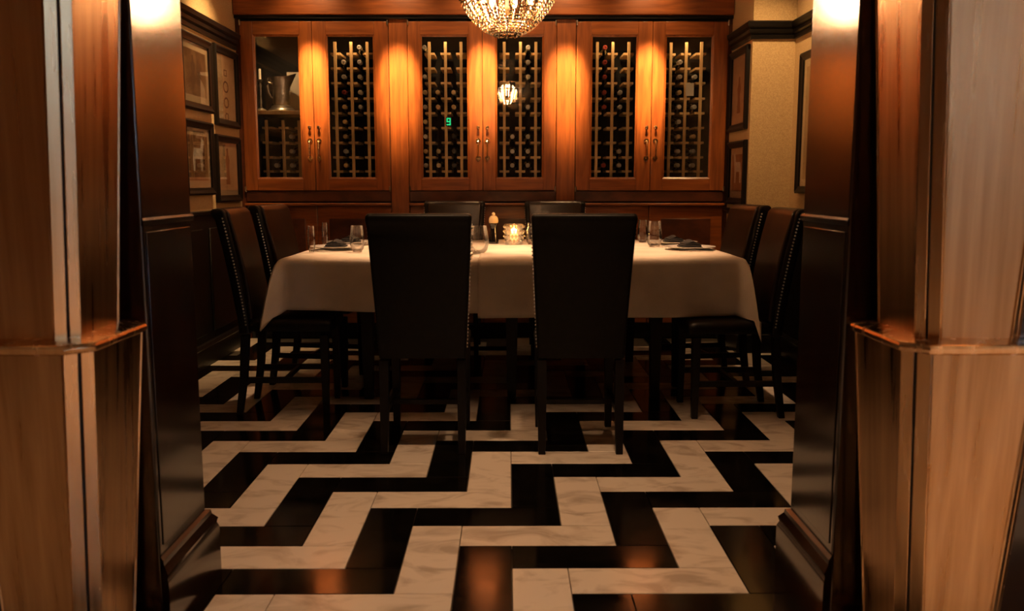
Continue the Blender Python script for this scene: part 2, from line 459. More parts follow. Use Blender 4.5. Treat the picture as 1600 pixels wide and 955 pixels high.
def cabinet_door(root, x0, x1, gx0, gx1, handle_x, hinge_x):
    d0, d1 = YC, YC+.028
    lock_left = handle_x < (gx0+gx1)/2
    sa, sb = ((x0, gx0-.012), (gx1+.012, x1)) if lock_left else ((gx1+.012, x1), (x0, gx0-.012))
    door = B(sa[0], sa[1], d0, d1, DB, DT).build('door', 'mahogany', root, bevel=.004)
    B(sb[0], sb[1], d0, d1, DB, DT).build('stile', 'mahogany', door, bevel=.004)
    for za, zb in ((GT+.012, DT), (DB, GB-.012)):
        B(gx0-.012, gx1+.012, d0+.0006, d1, za, zb).build('rail', 'mahogany_h', door, bevel=.003)
    # glazing bead, mitred
    bead = MB()
    prof = [(0.0, .004), (.012, .010), (.012, .026), (0, .026)]
    path = [(gx0-.012, GB-.012), (gx1+.012, GB-.012), (gx1+.012, GT+.012), (gx0-.012, GT+.012)]
    dirs = [(1, 1), (-1, 1), (-1, -1), (1, -1)]
    rings = [[Vector((px+sx*o, YC+yy, pz+sz*o)) for o, yy in prof] for (px, pz), (sx, sz) in zip(path, dirs)]
    rings.append(rings[0])
    bead.loft(rings, False, False)
    bead.build('glazing_bead', 'mahogany', door, smooth=0)
    B(gx0-.006, gx1+.006, YC+.016, YC+.019, GB-.006, GT+.006).build('pane', 'pane', door)
    handle_parts(door, handle_x, 1.452)
    for hz in (DT-.012, DB+.012):
        mt = Matrix.Translation((hinge_x, YC-.006, hz-.016))
        MB().lathe([(.003, -.006), (.007, -.003), (.007, .035), (.003, .038)], 10, mt).build('hinge', 'steel', door)

for (ux0, ux1), split, gls, lab in UNITS:
    root = thing('wine_cabinet', lab, 'cabinet', (0, 0, 0))
    # carcass
    bz0, bz1 = 1.10, 2.41
    yb = 7.20
    body = MB()
    body.box(ux0, ux0+.02, YC+.03, yb, 0, bz1)
    body.box(ux1-.02, ux1, YC+.03, yb, 0, bz1)
    body.box(ux0+.02, ux1-.02, YC+.03, yb, bz1-.02, bz1)
    body.box(ux0+.02, ux1-.02, YC+.03, yb, bz0, bz0+.03)
    body.box(ux0+.02, ux1-.02, yb-.02, yb, 0, bz1)
    body.box(split-.012, split+.012, YC+.03, yb-.02, bz0+.03, bz1-.02)
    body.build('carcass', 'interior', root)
    cabinet_door(root, ux0, split-.0015, *gls[0], split-.034, ux0+.004)
    cabinet_door(root, split+.0015, ux1, *gls[1], split+.034, ux1-.004)
    for gx0, gx1 in gls:
        xm = (gx0+gx1)/2
        pk = MB().lathe([(.030, 0), (.034, -.004), (.030, -.014), (.002, -.016)], 20, Matrix.Translation((xm, YC+.055, bz1-.021))).build('rack_fill_puck', 'trim_metal', root)  # added fixture and lamp, brightening the compartment from its top
        ld = bpy.data.lights.new('rack_fill_lamp', 'SPOT'); ld.energy = COMPARTMENT_WATTS; ld.color = WARM
        ld.spot_size = math.radians(140); ld.spot_blend = .8; ld.shadow_soft_size = .02
        lo = bpy.data.objects.new('rack_fill_lamp', ld); C.objects.link(lo); lo.parent = root
        lo.location = (xm, YC+.050, bz1-.045); lo.rotation_euler = (.10, 0, 0)
    # dark recess under the doors and the ledge
    B(ux0, ux1, YC+.012, YC+.03, 1.06, DB-.004).build('plinth_rail', 'mahogany_dark', root, bevel=.003)
    B(ux0-.004, ux1+.004, YC-.035, YC+.03, 1.028, 1.050).build('ledge', 'mahogany_h', root, bevel=.007, seg=3)
    for a, b in ((ux0, split-.002), (split+.002, ux1)):
        d = B(a, b, YC+.022, YC+.048, .12, 1.026).build('cupboard_door', 'mahogany_h', root, bevel=.004)
        B(a+.09, b-.09, YC+.014, YC+.023, .21, .93).build('raised_panel', 'mahogany_dark', d, bevel=.006)
    B(ux0+.021, ux1-.021, YC+.06, YC+.09, 0, .12).build('toe_kick', 'black_wood', root)

# pilasters between the units, frieze and crown over them
for i, (a, b) in enumerate(((-.889, -.753), (.366, .507))):
    p = struct(B(a, b, YC+.012, YC+.06, 0, 2.41).build('trim_%d' % (8+i), 'mahogany', bevel=.003), ('plain wooden pilaster between pitcher cabinet and middle cabinet', 'plain wooden pilaster between middle cabinet and end cabinet')[i], 'pilaster')
fz = struct(B(XL+.003, XJ-.003, YC-.045, YC+.25, 2.43, CEIL-.002).build('trim_10', 'mahogany_h', bevel=.006), 'polished wooden frieze running above the wine cabinets', 'frieze')
B(XL+.003, XJ-.003, YC-.02, YC+.2, 2.408, 2.432).build('shadow_bead', 'black_wood', fz)
# narrow scribe strips to the walls
struct(B(XL+.001, -1.997, YC+.01, YC+.05, 0, 2.408).build('trim_11', 'mahogany_dark'), 'narrow dark strip closing the pitcher cabinet to the wall', 'trim')
struct(B(1.647, XJ-.001, YC+.01, YC+.05, 0, 2.408).build('trim_12', 'mahogany_dark'), 'narrow dark strip closing the end cabinet to the wall', 'trim')

# racks
ROWS = [2.17, 2.062, 1.953, 1.838, 1.729, 1.618, 1.507, 1.396, 1.289]
post_me = {}
rail_me = MB().box(-.038, .038, 0, .24, -.008, .008).mesh('rail', 'rack_wood', smooth=0)
def rack(posts, rows, top, label, lean=0.0, yd=0.0):
    x = posts[1]
    r = thing('wine_rack', label, 'wine rack', (x, YC+.085+yd, GB-.02))
    key = round(top, 2)
    if key not in post_me:
        post_me[key] = MB().box(-.0105, .0105, 0, .018, 0, top-GB+.02).mesh('post', 'rack_wood', smooth=0)
    for j, px in enumerate(posts):
        p = link('post', post_me[key], r); p.location = (px-x, lean*(j-1), 0)
        for z in rows:
            q = link('rail', rail_me, r); q.location = (px-x, .018+lean*(j-1), z-GB+.02)
    return r
rack((-1.839, -1.717, -1.60), ROWS[5:], 1.675, 'short light wood wine rack under the silver pitcher shelf', .02)
rack((-1.307, -1.185, -1.063), ROWS, 2.255, 'tall light wood wine rack next to the silver pitcher compartment')
rack((-.595, -.473, -.355), ROWS, 2.255, 'tall light wood wine rack with the green display on it')
rack((-.028, .094, .211), ROWS, 2.255, 'tall light wood wine rack behind the chandelier reflection')
rack((.676, .793, .915), ROWS, 2.255, 'tall light wood wine rack with a column of red capped bottles')
rack((1.238, 1.351, 1.463), ROWS, 2.255, 'tall light wood wine rack with a blank white card on it', -.018, .008)

# bottles: neck towards the room
def bottle_meshes():
    mt = Matrix.Rotation(PI/2, 4, 'X')          # lathe +z -> -y
    b = MB().lathe([(.030, -.170), (.0365, -.162), (.0365, -.045), (.033, -.020), (.022, .010), (.0155, .030), (.0145, .045)], 20, mt).mesh('glass_body', 'bottle_glass', 40)
    caps = {}
    for k in ('gold', 'red', 'silver_foil', 'dark_foil'):
        caps[k] = MB().lathe([(.0152, .035), (.0158, .040), (.0152, .088), (.0172, .090), (.0172, .104), (.0150, .107), (.009, .1075), (.008, .105)], 16, mt).mesh('capsule', 'cap_'+k, 40)
    return b, caps
BODY, CAPS = bottle_meshes()
CAPNAME = {'gold': 'gold', 'red': 'red', 'silver_foil': 'silver', 'dark_foil': 'dark'}
def RK(x):
    return ('short rack under the silver pitcher' if x < -1.5 else 'rack next to the silver pitcher compartment' if x < -1 else 'rack with the green display' if x < -.2
            else 'rack behind the chandelier reflection' if x < .4 else 'rack of red capped bottles')
def bottle(x, z, cap, y=YC+.195, rz=0, label=None, group=None):
    nm = CAPNAME[cap]
    r = thing('wine_bottle', label or ('wine bottle with %s cap in the %s' % (nm, RK(x))), 'bottle', (x, y, z), rz, group or ('%s capped bottles in the %s' % (nm, RK(x))))
    link('glass_body', BODY, r); link('capsule', CAPS[cap], r)
def bz(i):  # bottle axis height in the cell above rail row i
    return ROWS[i] + .008 + .0375
pos = {'2a': -1.246, '2b': -1.124, '3z': -.640+.008, '3a': -.534, '3b': -.414, '4a': .033, '4b': .152, '5a': .7345, '5b': .854, '1b': -1.659, '1a': -1.778}
for i, c in zip(range(1, 9), ('silver_foil', 'silver_foil', 'red', 'gold', 'gold', 'gold', 'silver_foil', 'gold')): bottle(pos['2a'], bz(i), c)
for i, c in zip(range(0, 5), ('silver_foil',)*5): bottle(pos['2b'], bz(i), c)
for i in range(0, 9): bottle(pos['3z'], bz(i), 'gold' if i % 2 else 'silver_foil') if i % 2 == 0 or i > 2 else None
for i in (3, 4, 7, 8): bottle(pos['3a'], bz(i), 'gold')
for i, c in ((3, 'gold'), (4, 'gold'), (6, 'dark_foil'), (7, 'dark_foil'), (8, 'dark_foil')): bottle(pos['3b'], bz(i), c)
for i in (6, 7, 8): bottle(pos['4a'], bz(i), 'silver_foil')
for i in (0, 1, 2, 4, 6, 7, 8): bottle(pos['4b'], bz(i), 'silver_foil')
for i in (0, 1, 2, 3, 4, 8): bottle(pos['5a'], bz(i), 'red')
for i in (3, 4, 7, 8): bottle(pos['5b'], bz(i), 'silver_foil')
for i in (6, 7, 8): bottle(pos['1b'], bz(i), 'silver_foil')
bottle(pos['1a'], bz(8), 'silver_foil')
for col, rws in ((1.296, (1, 2, 3, 4, 5, 6, 7, 8)), (1.412, (2, 4, 6, 7, 8))):
    for i in rws:
        bottle(col+.004, bz(i), 'gold' if i in (3, 6) else 'silver_foil', YC+.19, .05, 'wine bottle lying in the rack with the white card', 'bottles in the end rack')
# card hung on the end rack and the small green display
t = thing('price_card', 'blank white card hung in the end wine rack', 'card', (1.378, YC+.062, 1.855))
B(-.030, .030, 0, .002, 0, .095).build('card', 'paper', t)
MB().tube([(-.02, .001, .094), (0, .012, .125), (.02, .001, .094)], .0012, 6).build('string', 'ink', t)
t = thing('green_display', 'small glowing green digital display on the wine rack', 'display', (-.452, YC+.070, 1.630))
B(-.021, .021, 0, .010, 0, .066).build('housing', 'interior', t, bevel=.002)
mb = MB()
for z0 in (.006, .029, .052): mb.box(-.016, .016, -.0015, 0, z0, z0+.009)
mb.box(.007, .016, -.0015, 0, .015, .029); mb.box(-.016, -.007, -.0015, 0, .038, .052); mb.box(.007, .016, -.0015, 0, .038, .052)
mb.build('digit', 'green_digits', t)

# pitcher compartment
t = tag(B(-1.93, -1.475, YC+.06, 7.17, 1.715, 1.745).build('display_shelf', 'rack_wood', bevel=.003), 'light wood shelf carrying the silver pitcher', 'shelf')
t = thing('silver_pitcher', 'ornate silver pitcher on a round footed stand behind glass', 'pitcher', (-1.755, YC+.225, 1.745))
MB().lathe([(.100, 0), (.104, .008), (.098, .020), (.085, .028), (.078, .045), (.060, .052)], 32).build('stand', 'silver', t)
mb = MB()
rings = []
for r_, z in ((.060, .052), (.066, .07), (.067, .12), (.062, .18), (.064, .23), (.068, .26), (.070, .265), (.062, .262), (.058, .20), (.05, .08)):
    ring = []
    for i in range(32):
        a = 2*PI*i/32
        sp = max(0, math.cos(a))**6 * max(0, (z-.17))*.55
        ring.append(Vector(((r_+sp)*math.cos(a), r_*math.sin(a), z + max(0, math.cos(a))**6*max(0, z-.2)*.45)))
    rings.append(ring)
mb.loft(rings).build('body', 'silver', t)
MB().tube([(-.062, 0, .215), (-.095, 0, .225), (-.105, 0, .20), (-.098, 0, .15), (-.080, 0, .115), (-.062, 0, .105)], [.006, .008, .008, .007, .006, .005], 8).build('handle', 'silver', t)
t = thing('framed_card', 'pale upright card leaning behind the silver pitcher', 'card', (-1.685, YC+.335, 1.745), .0)
mt = Matrix.Rotation(-.06, 4, 'X')
MB().box(-.055, .075, 0, .006, 0, .32, mt).build('card', 'paper', t)
MB().box(-.02, .02, .0062, .016, .0, .15, mt).build('stand', 'paper', t)
t = thing('candlestick', 'tall slim silver candlestick beside the silver pitcher', 'candlestick', (-1.885, YC+.11, 1.745))
MB().lathe([(.040, 0), (.042, .006), (.030, .014), (.012, .022), (.008, .04), (.011, .07), (.007, .10), (.007, .17), (.011, .19), (.007, .205), (.016, .225), (.018, .235), (.010, .235)], 20).build('stem', 'silver', t)
MB().lathe([(.009, .235), (.009, .31), (.004, .315)], 12).build('candle', 'wax', t)

# ------------------------------------------------------------------ framed prints
def picture(x, out, y0, y1, z0, z1, label, kind):
    """hangs on a wall of constant x; out = +1 if the room lies towards +x"""
    t = thing('framed_print', label, 'picture', (x, (y0+y1)/2, z0))
    hw = (y1-y0)/2; H = z1-z0; fw = .048
    def bx(name, mat, a0, a1, b0, b1, d0, d1, bevel=0, parent=t):
        return B(min(d0*out, d1*out), max(d0*out, d1*out), a0, a1, b0, b1).build(name, mat, parent, bevel=bevel)
    prof = [(0, .001), (0, .026), (.012, .034), (.030, .024), (fw, .020), (fw, .001)]
    path = [(-hw, 0, 1, 1), (hw, 0, -1, 1), (hw, H, -1, -1), (-hw, H, 1, -1)]
    mb = MB()
    rings = [[Vector((d*out, py+sy*o, pz+sz*o)) for o, d in prof] for py, pz, sy, sz in path]
    rings.append(rings[0])
    mb.loft(rings, False, False).build('frame', 'frame_black', t, smooth=0)
    bx('mat_board', 'mat_board', -hw+fw-.004, hw-fw+.004, fw-.004, H-fw+.004, .002, .008)
    m = .075
    a, b = hw-m-.015, m+.02
    pr = bx('print', 'print_a' if kind in (0, 2) else 'print_b', -a, a, b, H-b, .0075, .0095)
    d0, d1 = .0095, .0105
    if kind == 0:      # standing figures in front of a dark field
        for dy, s in ((-.05, 1.0), (.05, .9)):
            mb = MB()
            mb.loft([[Vector((d*out, dy+u*s*.5, b+.07+v*s*.55)) for u, v in ((-.06, 0), (.06, 0), (.05, .12), (.09, .22), (.03, .27), (.03, .33), (-.03, .33), (-.03, .27), (-.08, .22), (-.05, .12))] for d in (d0, d1)]).build('printed_figure', 'sepia', pr, smooth=0)
    elif kind == 1:    # column of emblems with caption lines
        z = H-b-.05
        for k, r_ in enumerate((.045, .06, .055, .045)):
            mb = MB()
            n = (4, 20, 20, 6)[k]
            for q in range(n):
                pa = [(math.cos(2*PI*(q+e)/n + PI/4)*rr, math.sin(2*PI*(q+e)/n + PI/4)*rr) for e in (0, 1) for rr in (r_, r_*.72)]
                mb.loft([[Vector((d*out, u, z-r_*.6+v*.7)) for u, v in (pa[0], pa[2], pa[3], pa[1])] for d in (d0, d1)])
            mb.build('printed_emblem', 'ink', pr, smooth=0)
            z -= r_*1.7+.012
    elif kind == 2:    # horse-like group, print with pale ground
        mb = MB()
        mb.loft([[Vector((d*out, u, b+.06+v)) for u, v in ((-.10, 0), (-.07, 0), (-.06, .08), (.03, .08), (.04, 0), (.07, 0), (.08, .12), (.11, .20), (.07, .22), (.04, .15), (-.08, .15), (-.11, .08))] for d in (d0, d1)]).build('printed_figure', 'paper', pr, smooth=0)
    else:              # single tall figure
        mb = MB()
        mb.loft([[Vector((d*out, u*.9, b+.03+v*.8)) for u, v in ((-.05, 0), (.05, 0), (.03, .14), (.05, .22), (.02, .27), (.02, .32), (-.02, .32), (-.02, .27), (-.05, .22), (-.03, .14))] for d in (d0, d1)]).build('printed_figure', 'sepia', pr, smooth=0)
    bx('glazing', 'picture_glass', -hw+fw-.002, hw-fw+.002, fw-.002, H-fw+.002, .015, .0165)
    return t
picture(XL, 1, 5.60, 6.18, 1.665, 2.14, 'black framed print of two dark figures, upper row, above the standing animal print', 0)
picture(XL, 1, 6.24, 6.765, 1.60, 2.15, 'black framed print with a column of ink emblems beside the pitcher cabinet', 1)
picture(XL, 1, 5.60, 6.14, 1.12, 1.60, 'black framed print of a pale standing animal above the chair rail', 2)
picture(XL, 1, 6.20, 6.745, 1.065, 1.535, 'black framed print of one slim figure below the ink emblems', 3)
picture(XJ, -1, 6.285, 6.77, 1.575, 2.15, 'upper black framed print on the narrow wall by the end cabinet', 3)
picture(XJ, -1, 6.265, 6.75, 1.045, 1.50, 'lower black framed print on the narrow wall by the end cabinet', 2)
picture(XR, -1, 5.45, 6.05, 1.13, 2.05, 'large black framed print beside the glossy doorway pier', 0)

# ------------------------------------------------------------------ dining table and cloths
TZ = .80
TX, TYC, THD, BOW = 1.22, 5.38, .79, .09
TCX = .02
def outline(n=160):
    """boat-shaped top with rounded corners, counter-clockwise from the front centre"""
    pts = []
    def fr(x): return TYC-THD-BOW*(1-(x/TX)**2)
    def bk(x): return TYC+THD+BOW*(1-(x/TX)**2)
    for i in range(33): x = (i/32)*(TX-.05); pts.append((x, fr(x)))
    for i in range(1, 6):
        a = -PI/2 + PI/2*i/6
        pts.append((TX-.05+.05*math.cos(a), TYC-THD+.05+.05*math.sin(a)))
    for i in range(25): y = TYC-THD+.05+(2*THD-.10)*i/24; pts.append((TX, y))
    for i in range(1, 6):
        a = PI/2*i/6
        pts.append((TX-.05+.05*math.cos(a), TYC+THD-.05+.05*math.sin(a)))
    for i in range(33): x = TX-.05-(i/32)*2*(TX-.05); pts.append((x, bk(x)))
    for i in range(1, 6):
        a = PI/2 + PI/2*i/6
        pts.append((-TX+.05+.05*math.cos(a), TYC+THD-.05+.05*math.sin(a)))
    for i in range(25): y = TYC+THD-.05-(2*THD-.10)*i/24; pts.append((-TX, y))
    for i in range(1, 6):
        a = PI + PI/2*i/6
        pts.append((-TX+.05+.05*math.cos(a), TYC-THD+.05+.05*math.sin(a)))
    for i in range(33): x = -(TX-.05)+(i/32)*(TX-.05); pts.append((x, fr(x)))
    return [Vector((x+TCX, y, 0)) for x, y in pts]
OUT = outline()
table = thing('dining_table', 'long dark wooden dining table under two white cloths', 'table', (TCX, TYC, 0))
def shrink(p, d):
    c = Vector((TCX, TYC, 0)); q = p-c
    return Vector((q.x*(1-d/TX), q.y*(1-d/THD), 0))
MB().loft([[shrink(p, .012)+Vector((0, 0, z)) for p in OUT[:-1]] for z in (TZ-.040, TZ-.006)]).build('tabletop', 'black_wood', table)
mb = MB()
mb.box(-.88, .88, -.58, -.55, .66, TZ-.04); mb.box(-.88, .88, .55, .58, .66, TZ-.04)
mb.box(-.88, -.85, -.55, .55, .66, TZ-.04); mb.box(  .85, .88, -.55, .55, .66, TZ-.04)
mb.build('apron', 'black_wood', table)
leg_me = MB().loft([[Vector((sx*h, sy*h, z)) for sx, sy in ((-1, -1), (1, -1), (1, 1), (-1, 1))] for z, h in ((0, .024), (.60, .036), (TZ-.041, .036))]).mesh('leg', 'black_wood', 0)
for lx in (-.80, 0, .80):
    for ly in (-.52, .52):
        l = link('leg', leg_me, table); l.location = (lx, ly, 0)

def cloth(name, label, xa, xb, drop, lift, corner_x):
    """one half cloth: flat top from x=xa to x=xb, hanging along the table edge"""
    c = Vector((TCX, TYC, 0))
    loop = OUT[:-1]
    n = len(loop)
    inside = [xa <= p.x <= xb for p in loop]
    # rotate so the run of inside points is contiguous
    st = next(i for i in range(n) if inside[i] and not inside[i-1])
    run = []
    i = st
    while inside[i % n]:
        run.append(loop[i % n]); i += 1
    cut = xa if abs(xa) < 1 else xb
    run = [Vector((cut, run[0].y, 0))] + run + [Vector((cut, run[-1].y, 0))]
    # resample along the edge
    acc = [0]
    for a, b in zip(run[:-1], run[1:]): acc.append(acc[-1]+(b-a).length)
    NS = 260
    edge = []
    j = 0
    for k in range(NS+1):
        s = acc[-1]*k/NS
        while j < len(acc)-2 and acc[j+1] < s: j += 1
        f = (s-acc[j])/max(acc[j+1]-acc[j], 1e-9)
        edge.append((run[j].lerp(run[j+1], min(1, f)), s))
    cs = []
    for e, s in edge: cs.append(min((abs((e-Vector((corner_x, yy, 0))).length), sgn) for yy, sgn in ((TYC-THD, -1), (TYC+THD, 1))))
    bm = bmesh.new()
    NR = 14
    ph = 1.0
    rows = []
    z_top = TZ+lift
    for r in range(-1, NR+1):
        row = []
        for k, (p, s) in enumerate(edge):
            q = edge[min(k+1, NS)][0]-edge[max(k-1, 0)][0]
            nrm = Vector((q.y, -q.x, 0)).normalized()
            if nrm.dot(p-c) < 0: nrm = -nrm
            dist, sg = cs[k]
            wdt = .05 if abs(p.y-TYC) > THD-.012 else .17
            g = max(0, 1-dist/wdt)
            dg = Vector((.05, sg, 0)) * 1.75 if corner_x > 0 else Vector((-.42, sg*.9, 0))
            if r == -1:
                pos_ = p - nrm*.006; z = z_top
            else:
                t = r/NR
                L_ = drop + g*drop*.42
                wave = (.006*math.sin(p.x*9+p.y*7+ph) + .004*math.sin(p.x*23+p.y*19+2*ph))*t
                out_ = .004+lift + (.016*t + wave)*(1-g)
                pos_ = p + nrm*out_*(1 if r else .6) + dg*g*(.19*t**.6 + .004)
                z = z_top - (.006 if r == 0 else .006 + L_*t) + (.004*math.sin(p.x*5+p.y*4+ph)*t)
            if pos_.y < TYC and abs(pos_.x-TCX) > .8 and pos_.y > (4.352 if corner_x > 0 else 4.485): z = max(z, .508)   # rests on the chair seat
            row.append(bm.verts.new((pos_.x, pos_.y, z)))
        rows.append(row)
    for a, b in zip(rows[:-1], rows[1:]):
        for k in range(NS):
            bm.faces.new((a[k], a[k+1], b[k+1], b[k]))
    # top: join matching points of the front and the back run in strips
    half = NS//2
    prev = None
    top = rows[0]
    NC = 24
    strips = []
    for k in range(half):
        a, b = top[k], top[NS-k]
        line = [a]
        for m_ in range(1, NC):
            f = m_/NC
            v = a.co.lerp(b.co, f)
            line.append(bm.verts.new((v.x, v.y, v.z + .0012*math.sin(v.x*14+v.y*5+ph)*math.sin(v.y*11))))
        line.append(b)
        strips.append(line)
    for la, lb in zip(strips[:-1], strips[1:]):
        for m_ in range(NC):
            bm.faces.new((la[m_], la[m_+1], lb[m_+1], lb[m_]))
    la = strips[-1]
    bm.faces.new(la + [top[half]])
    bmesh.ops.recalc_face_normals(bm, faces=bm.faces)
    me = bpy.data.meshes.new(name)
    bm.to_mesh(me); bm.free()
    me.materials.append(M['linen']); me.shade_smooth(); me.set_sharp_from_angle(angle=math.radians(60))
    o = link(name, me)
    md = o.modifiers.new('thick', 'SOLIDIFY'); md.thickness = .0025; md.offset = 0
    return tag(o, label, 'tablecloth')
cloth('tablecloth', 'white tablecloth on the table half towards the four framed prints', -9, -.06, .255, .000, -TX+TCX)
cloth('tablecloth', 'white tablecloth overlapping the other, on the half towards the plain wall', -.155, 9, .285, .004, TX+TCX)

# ------------------------------------------------------------------ chairs
def chair_proto():
    """faces +y; back legs stand at y = 0"""
    t = bpy.data.objects.new('dining_chair', None); C.objects.link(t)
    def sec(hw, hd, y, z, r):
        pts = []
        for (sx, sy) in ((1, -1), (1, 1), (-1, 1), (-1, -1)):
            a0 = {(1, -1): -PI/2, (1, 1): 0, (-1, 1): PI/2, (-1, -1): PI}[(sx, sy)]
            for k in range(5):
                a = a0 + PI/2*k/4
                pts.append(Vector((sx*(hw-r)+r*math.cos(a), y+sy*(hd-r)+r*math.sin(a), z)))
        return pts
    def lean(z):
        f = max(0, (z-.44)/.63)
        return -.10*f**1.35
    rings = []
    for k in range(15):
        f = k/14
        z = .43 + f*.585
        rings.append(sec(.192+.030*f, .030+.002*math.sin(f*PI), lean(z)+.004, z, .016))
    # rolled top edge
    for z, hd, dy, wd in ((1.030, .036, -.004, .224), (1.046, .038, -.006, .225), (1.058, .034, -.007, .223), (1.066, .024, -.008, .218), (1.069, .010, -.009, .208)):
        rings.append(sec(wd, hd, lean(z)+.004+dy, z, min(.016, hd*.9)))
    MB().loft(rings).build('backrest', 'leather_black', t, smooth=50)
    # inner pad on the sitting side, brown leather, wraps over the top
    rings = []
    for k in range(15):
        f = k/14
        z = .50 + f*.535
        hw = .168+.030*f
        hd = .016+.006*math.sin(f*PI)
        rings.append(sec(hw, hd, lean(z)+.034+.004*math.sin(f*PI), z, .012))
    for z, hd, dy, wd in ((1.046, .020, -.004, .198), (1.060, .018, -.012, .194), (1.068, .010, -.018, .186)):
        rings.append(sec(wd, hd, lean(z)+.034+dy, z, hd*.7))
    MB().loft(rings).build('back_pad', 'leather_brown', t, smooth=50)
    # nail trim on both side faces
    for sx in (-1, 1):
        mb = MB()
        for k in range(34):
            f = k/33
            z = .475+f*.545
            hw = .192+.030*((z-.43)/.585)
            mb.ball((sx*hw, lean(z)+.016, z), .0058, 1)
        o = mb.build('nail_trim', 'nail', t); o['kind'] = 'stuff'
    # seat
    rings = []
    for z, e, r in ((.44, 0, .02), (.460, .004, .03), (.482, .002, .035), (.494, -.012, .035), (.500, -.04, .04)):
        rings.append([p + Vector((0, .235, 0)) for p in sec(.193+e, .215+e, 0, z, r)])
    MB().loft(rings).build('seat', 'leather_black', t, smooth=50)
    for sx in (-1, 1):
        for sy in (0, 1):
            y0 = .005 if sy == 0 else .41
            mb = MB()
            fy = -.045 if sy == 0 else .0
            mb.loft([[Vector((sx*.172+u*h, y0+fy*g+v*h, z)) for u, v in ((-1, -1), (1, -1), (1, 1), (-1, 1))] for z, h, g in ((0, .0155, 1), (.20, .019, .35), (.42, .021, 0))])
            mb.build('leg', 'black_wood', t, bevel=.002)
        B(sx*.172-.010, sx*.172+.010, .0, .405, .165, .195).build('stretcher', 'black_wood', t, bevel=.002)
    B(-.17, .17, .19, .21, .168, .192).build('stretcher', 'black_wood', t, bevel=.002)
    return t
ch = chair_proto()
CH = [(-.378, 3.86, 0, 'tall black leather chair, back to the doorway, on the framed-prints side', 'chairs with their backs to the doorway'),
      (.322, 3.86, 0, 'tall black leather chair, back to the doorway, on the plain wall side', 'chairs with their backs to the doorway'),
      (-.395, 6.50, PI, 'leather chair facing the doorway before the cabinets, on the framed-prints side', 'chairs in front of the wine cabinets'),
      (.347, 6.50, PI, 'leather chair facing the doorway before the cabinets, on the plain wall side', 'chairs in front of the wine cabinets'),
      (-1.365, 4.69, -PI/2+.02, 'nail-trimmed leather chair at the framed-prints end, nearer the doorway', None),
      (-1.35, 5.37, -PI/2-.14, 'nail-trimmed leather chair at the framed-prints end, nearer the wine cabinets', None),
      (1.36, 4.60, PI/2+.02, 'nail-trimmed leather chair at the plain tan wall end, nearer the doorway', None),
      (1.37, 5.37, PI/2+.14, 'nail-trimmed leather chair at the plain tan wall end, nearer the wine cabinets', None)]
for i, (x, y, rz, lab, grp) in enumerate(CH):
    o = ch if i == 0 else copy_tree(ch)
    if 'group' in o: del o['group']
    o.location = (x, y, 0); o.rotation_euler = (0, 0, rz)
    tag(o, lab, 'chair', grp)

# ------------------------------------------------------------------ table setting
ZC = TZ+.0055
def plate(x, y, lab, grp):
    t = thing('dinner_plate', lab, 'plate', (x, y, ZC), 0, grp)
    MB().lathe([(.075, 0), (.08, .004), (.10, .008), (.150, .018), (.152, .021), (.148, .0215), (.10, .0115), (.075, .008), (.002, .008)], 40, None, True, False).build('dish', 'china', t)
    nk = thing('folded_napkin', lab.replace('white dinner plate', 'folded black napkin').replace('under', 'on'), 'napkin', (x, y, ZC+.013), random.uniform(-.1, .1), grp.replace('plates', 'napkins') if grp else None)
    mb = MB()
    for k in range(3):
        e = .006*k
        mb.box(-.055+e, .055-e, -.085+e, .085-e, .010*k, .010*k+.009)
    mb.build('layer', 'napkin', nk, bevel=.004)
    mb = MB()
    mb.loft([[Vector((sx*.03, y_, z)) for sx, z in ((-1, .030), (0, .042+.006*math.cos(y_*20)), (1, .030))] for y_ in (-.07, -.03, .0, .03, .07)], closed=False)
    mb.build('fold', 'napkin', nk)
def one(lst, lab, grp=None):
    for x, y in lst: plate(x, y, lab, grp)
one([(-1.03, 5.30)], 'white dinner plate under a napkin at the framed-prints table end, nearer the doorway')
one([(-1.02, 5.74)], 'white dinner plate under a napkin at the framed-prints table end, nearer the wine cabinets')
one([(1.08, 5.26)], 'white dinner plate under a napkin at the plain wall table end, nearer the doorway')
one([(1.07, 5.72)], 'white dinner plate under a napkin at the plain wall table end, nearer the wine cabinets')
one([(-.52, 5.98)], 'white dinner plate under a napkin before the cabinet-side chair closer to the prints')
one([(.50, 5.98)], 'white dinner plate under a napkin before the cabinet-side chair closer to the tan wall')
one([(-.38, 4.80)], 'white dinner plate under a napkin before the doorway-side chair closer to the prints')
one([(.36, 4.80)], 'white dinner plate under a napkin before the doorway-side chair closer to the tan wall')

def tumbler(x, y, r, h, lab, grp=None):
    t = thing('wine_glass', lab, 'glass', (x, y, ZC), 0, grp)
    mb = MB()
    mb.lathe([(.002, .004), (r*.62, .004), (r*.86, h*.12), (r, h*.32), (r*.97, h*.55), (r*.80, h*.98), (r*.78, h), (r*.765, h*.995), (r*.93, h*.55), (r*.96, h*.33), (r*.82, h*.15), (r*.55, h*.075), (.002, h*.06)], 32, None, False, False)
    mb.build('bowl', 'tumbler_glass', t, smooth=60)
    MB().lathe([(r*.60, 0), (r*.63, .002), (r*.60, .0042)], 32).build('foot', 'tumbler_glass', t)
tumbler(-.868, 5.10, .042, .150, 'tall clear glass beside the napkin plate, half hidden by a black chair')
tumbler(-.165, 4.98, .056, .155, 'round stemless wine glass between the two doorway-side chairs')
tumbler(.905, 5.48, .047, .160, 'clear stemless glass at the plain wall table end, in front of its twin')
tumbler(.90, 5.93, .036, .150, 'slim clear glass behind another glass at the plain wall end')
tumbler(-1.125, 5.07, .022, .150, 'slim tall glass at the framed-prints table end, nearer the doorway than both plates')
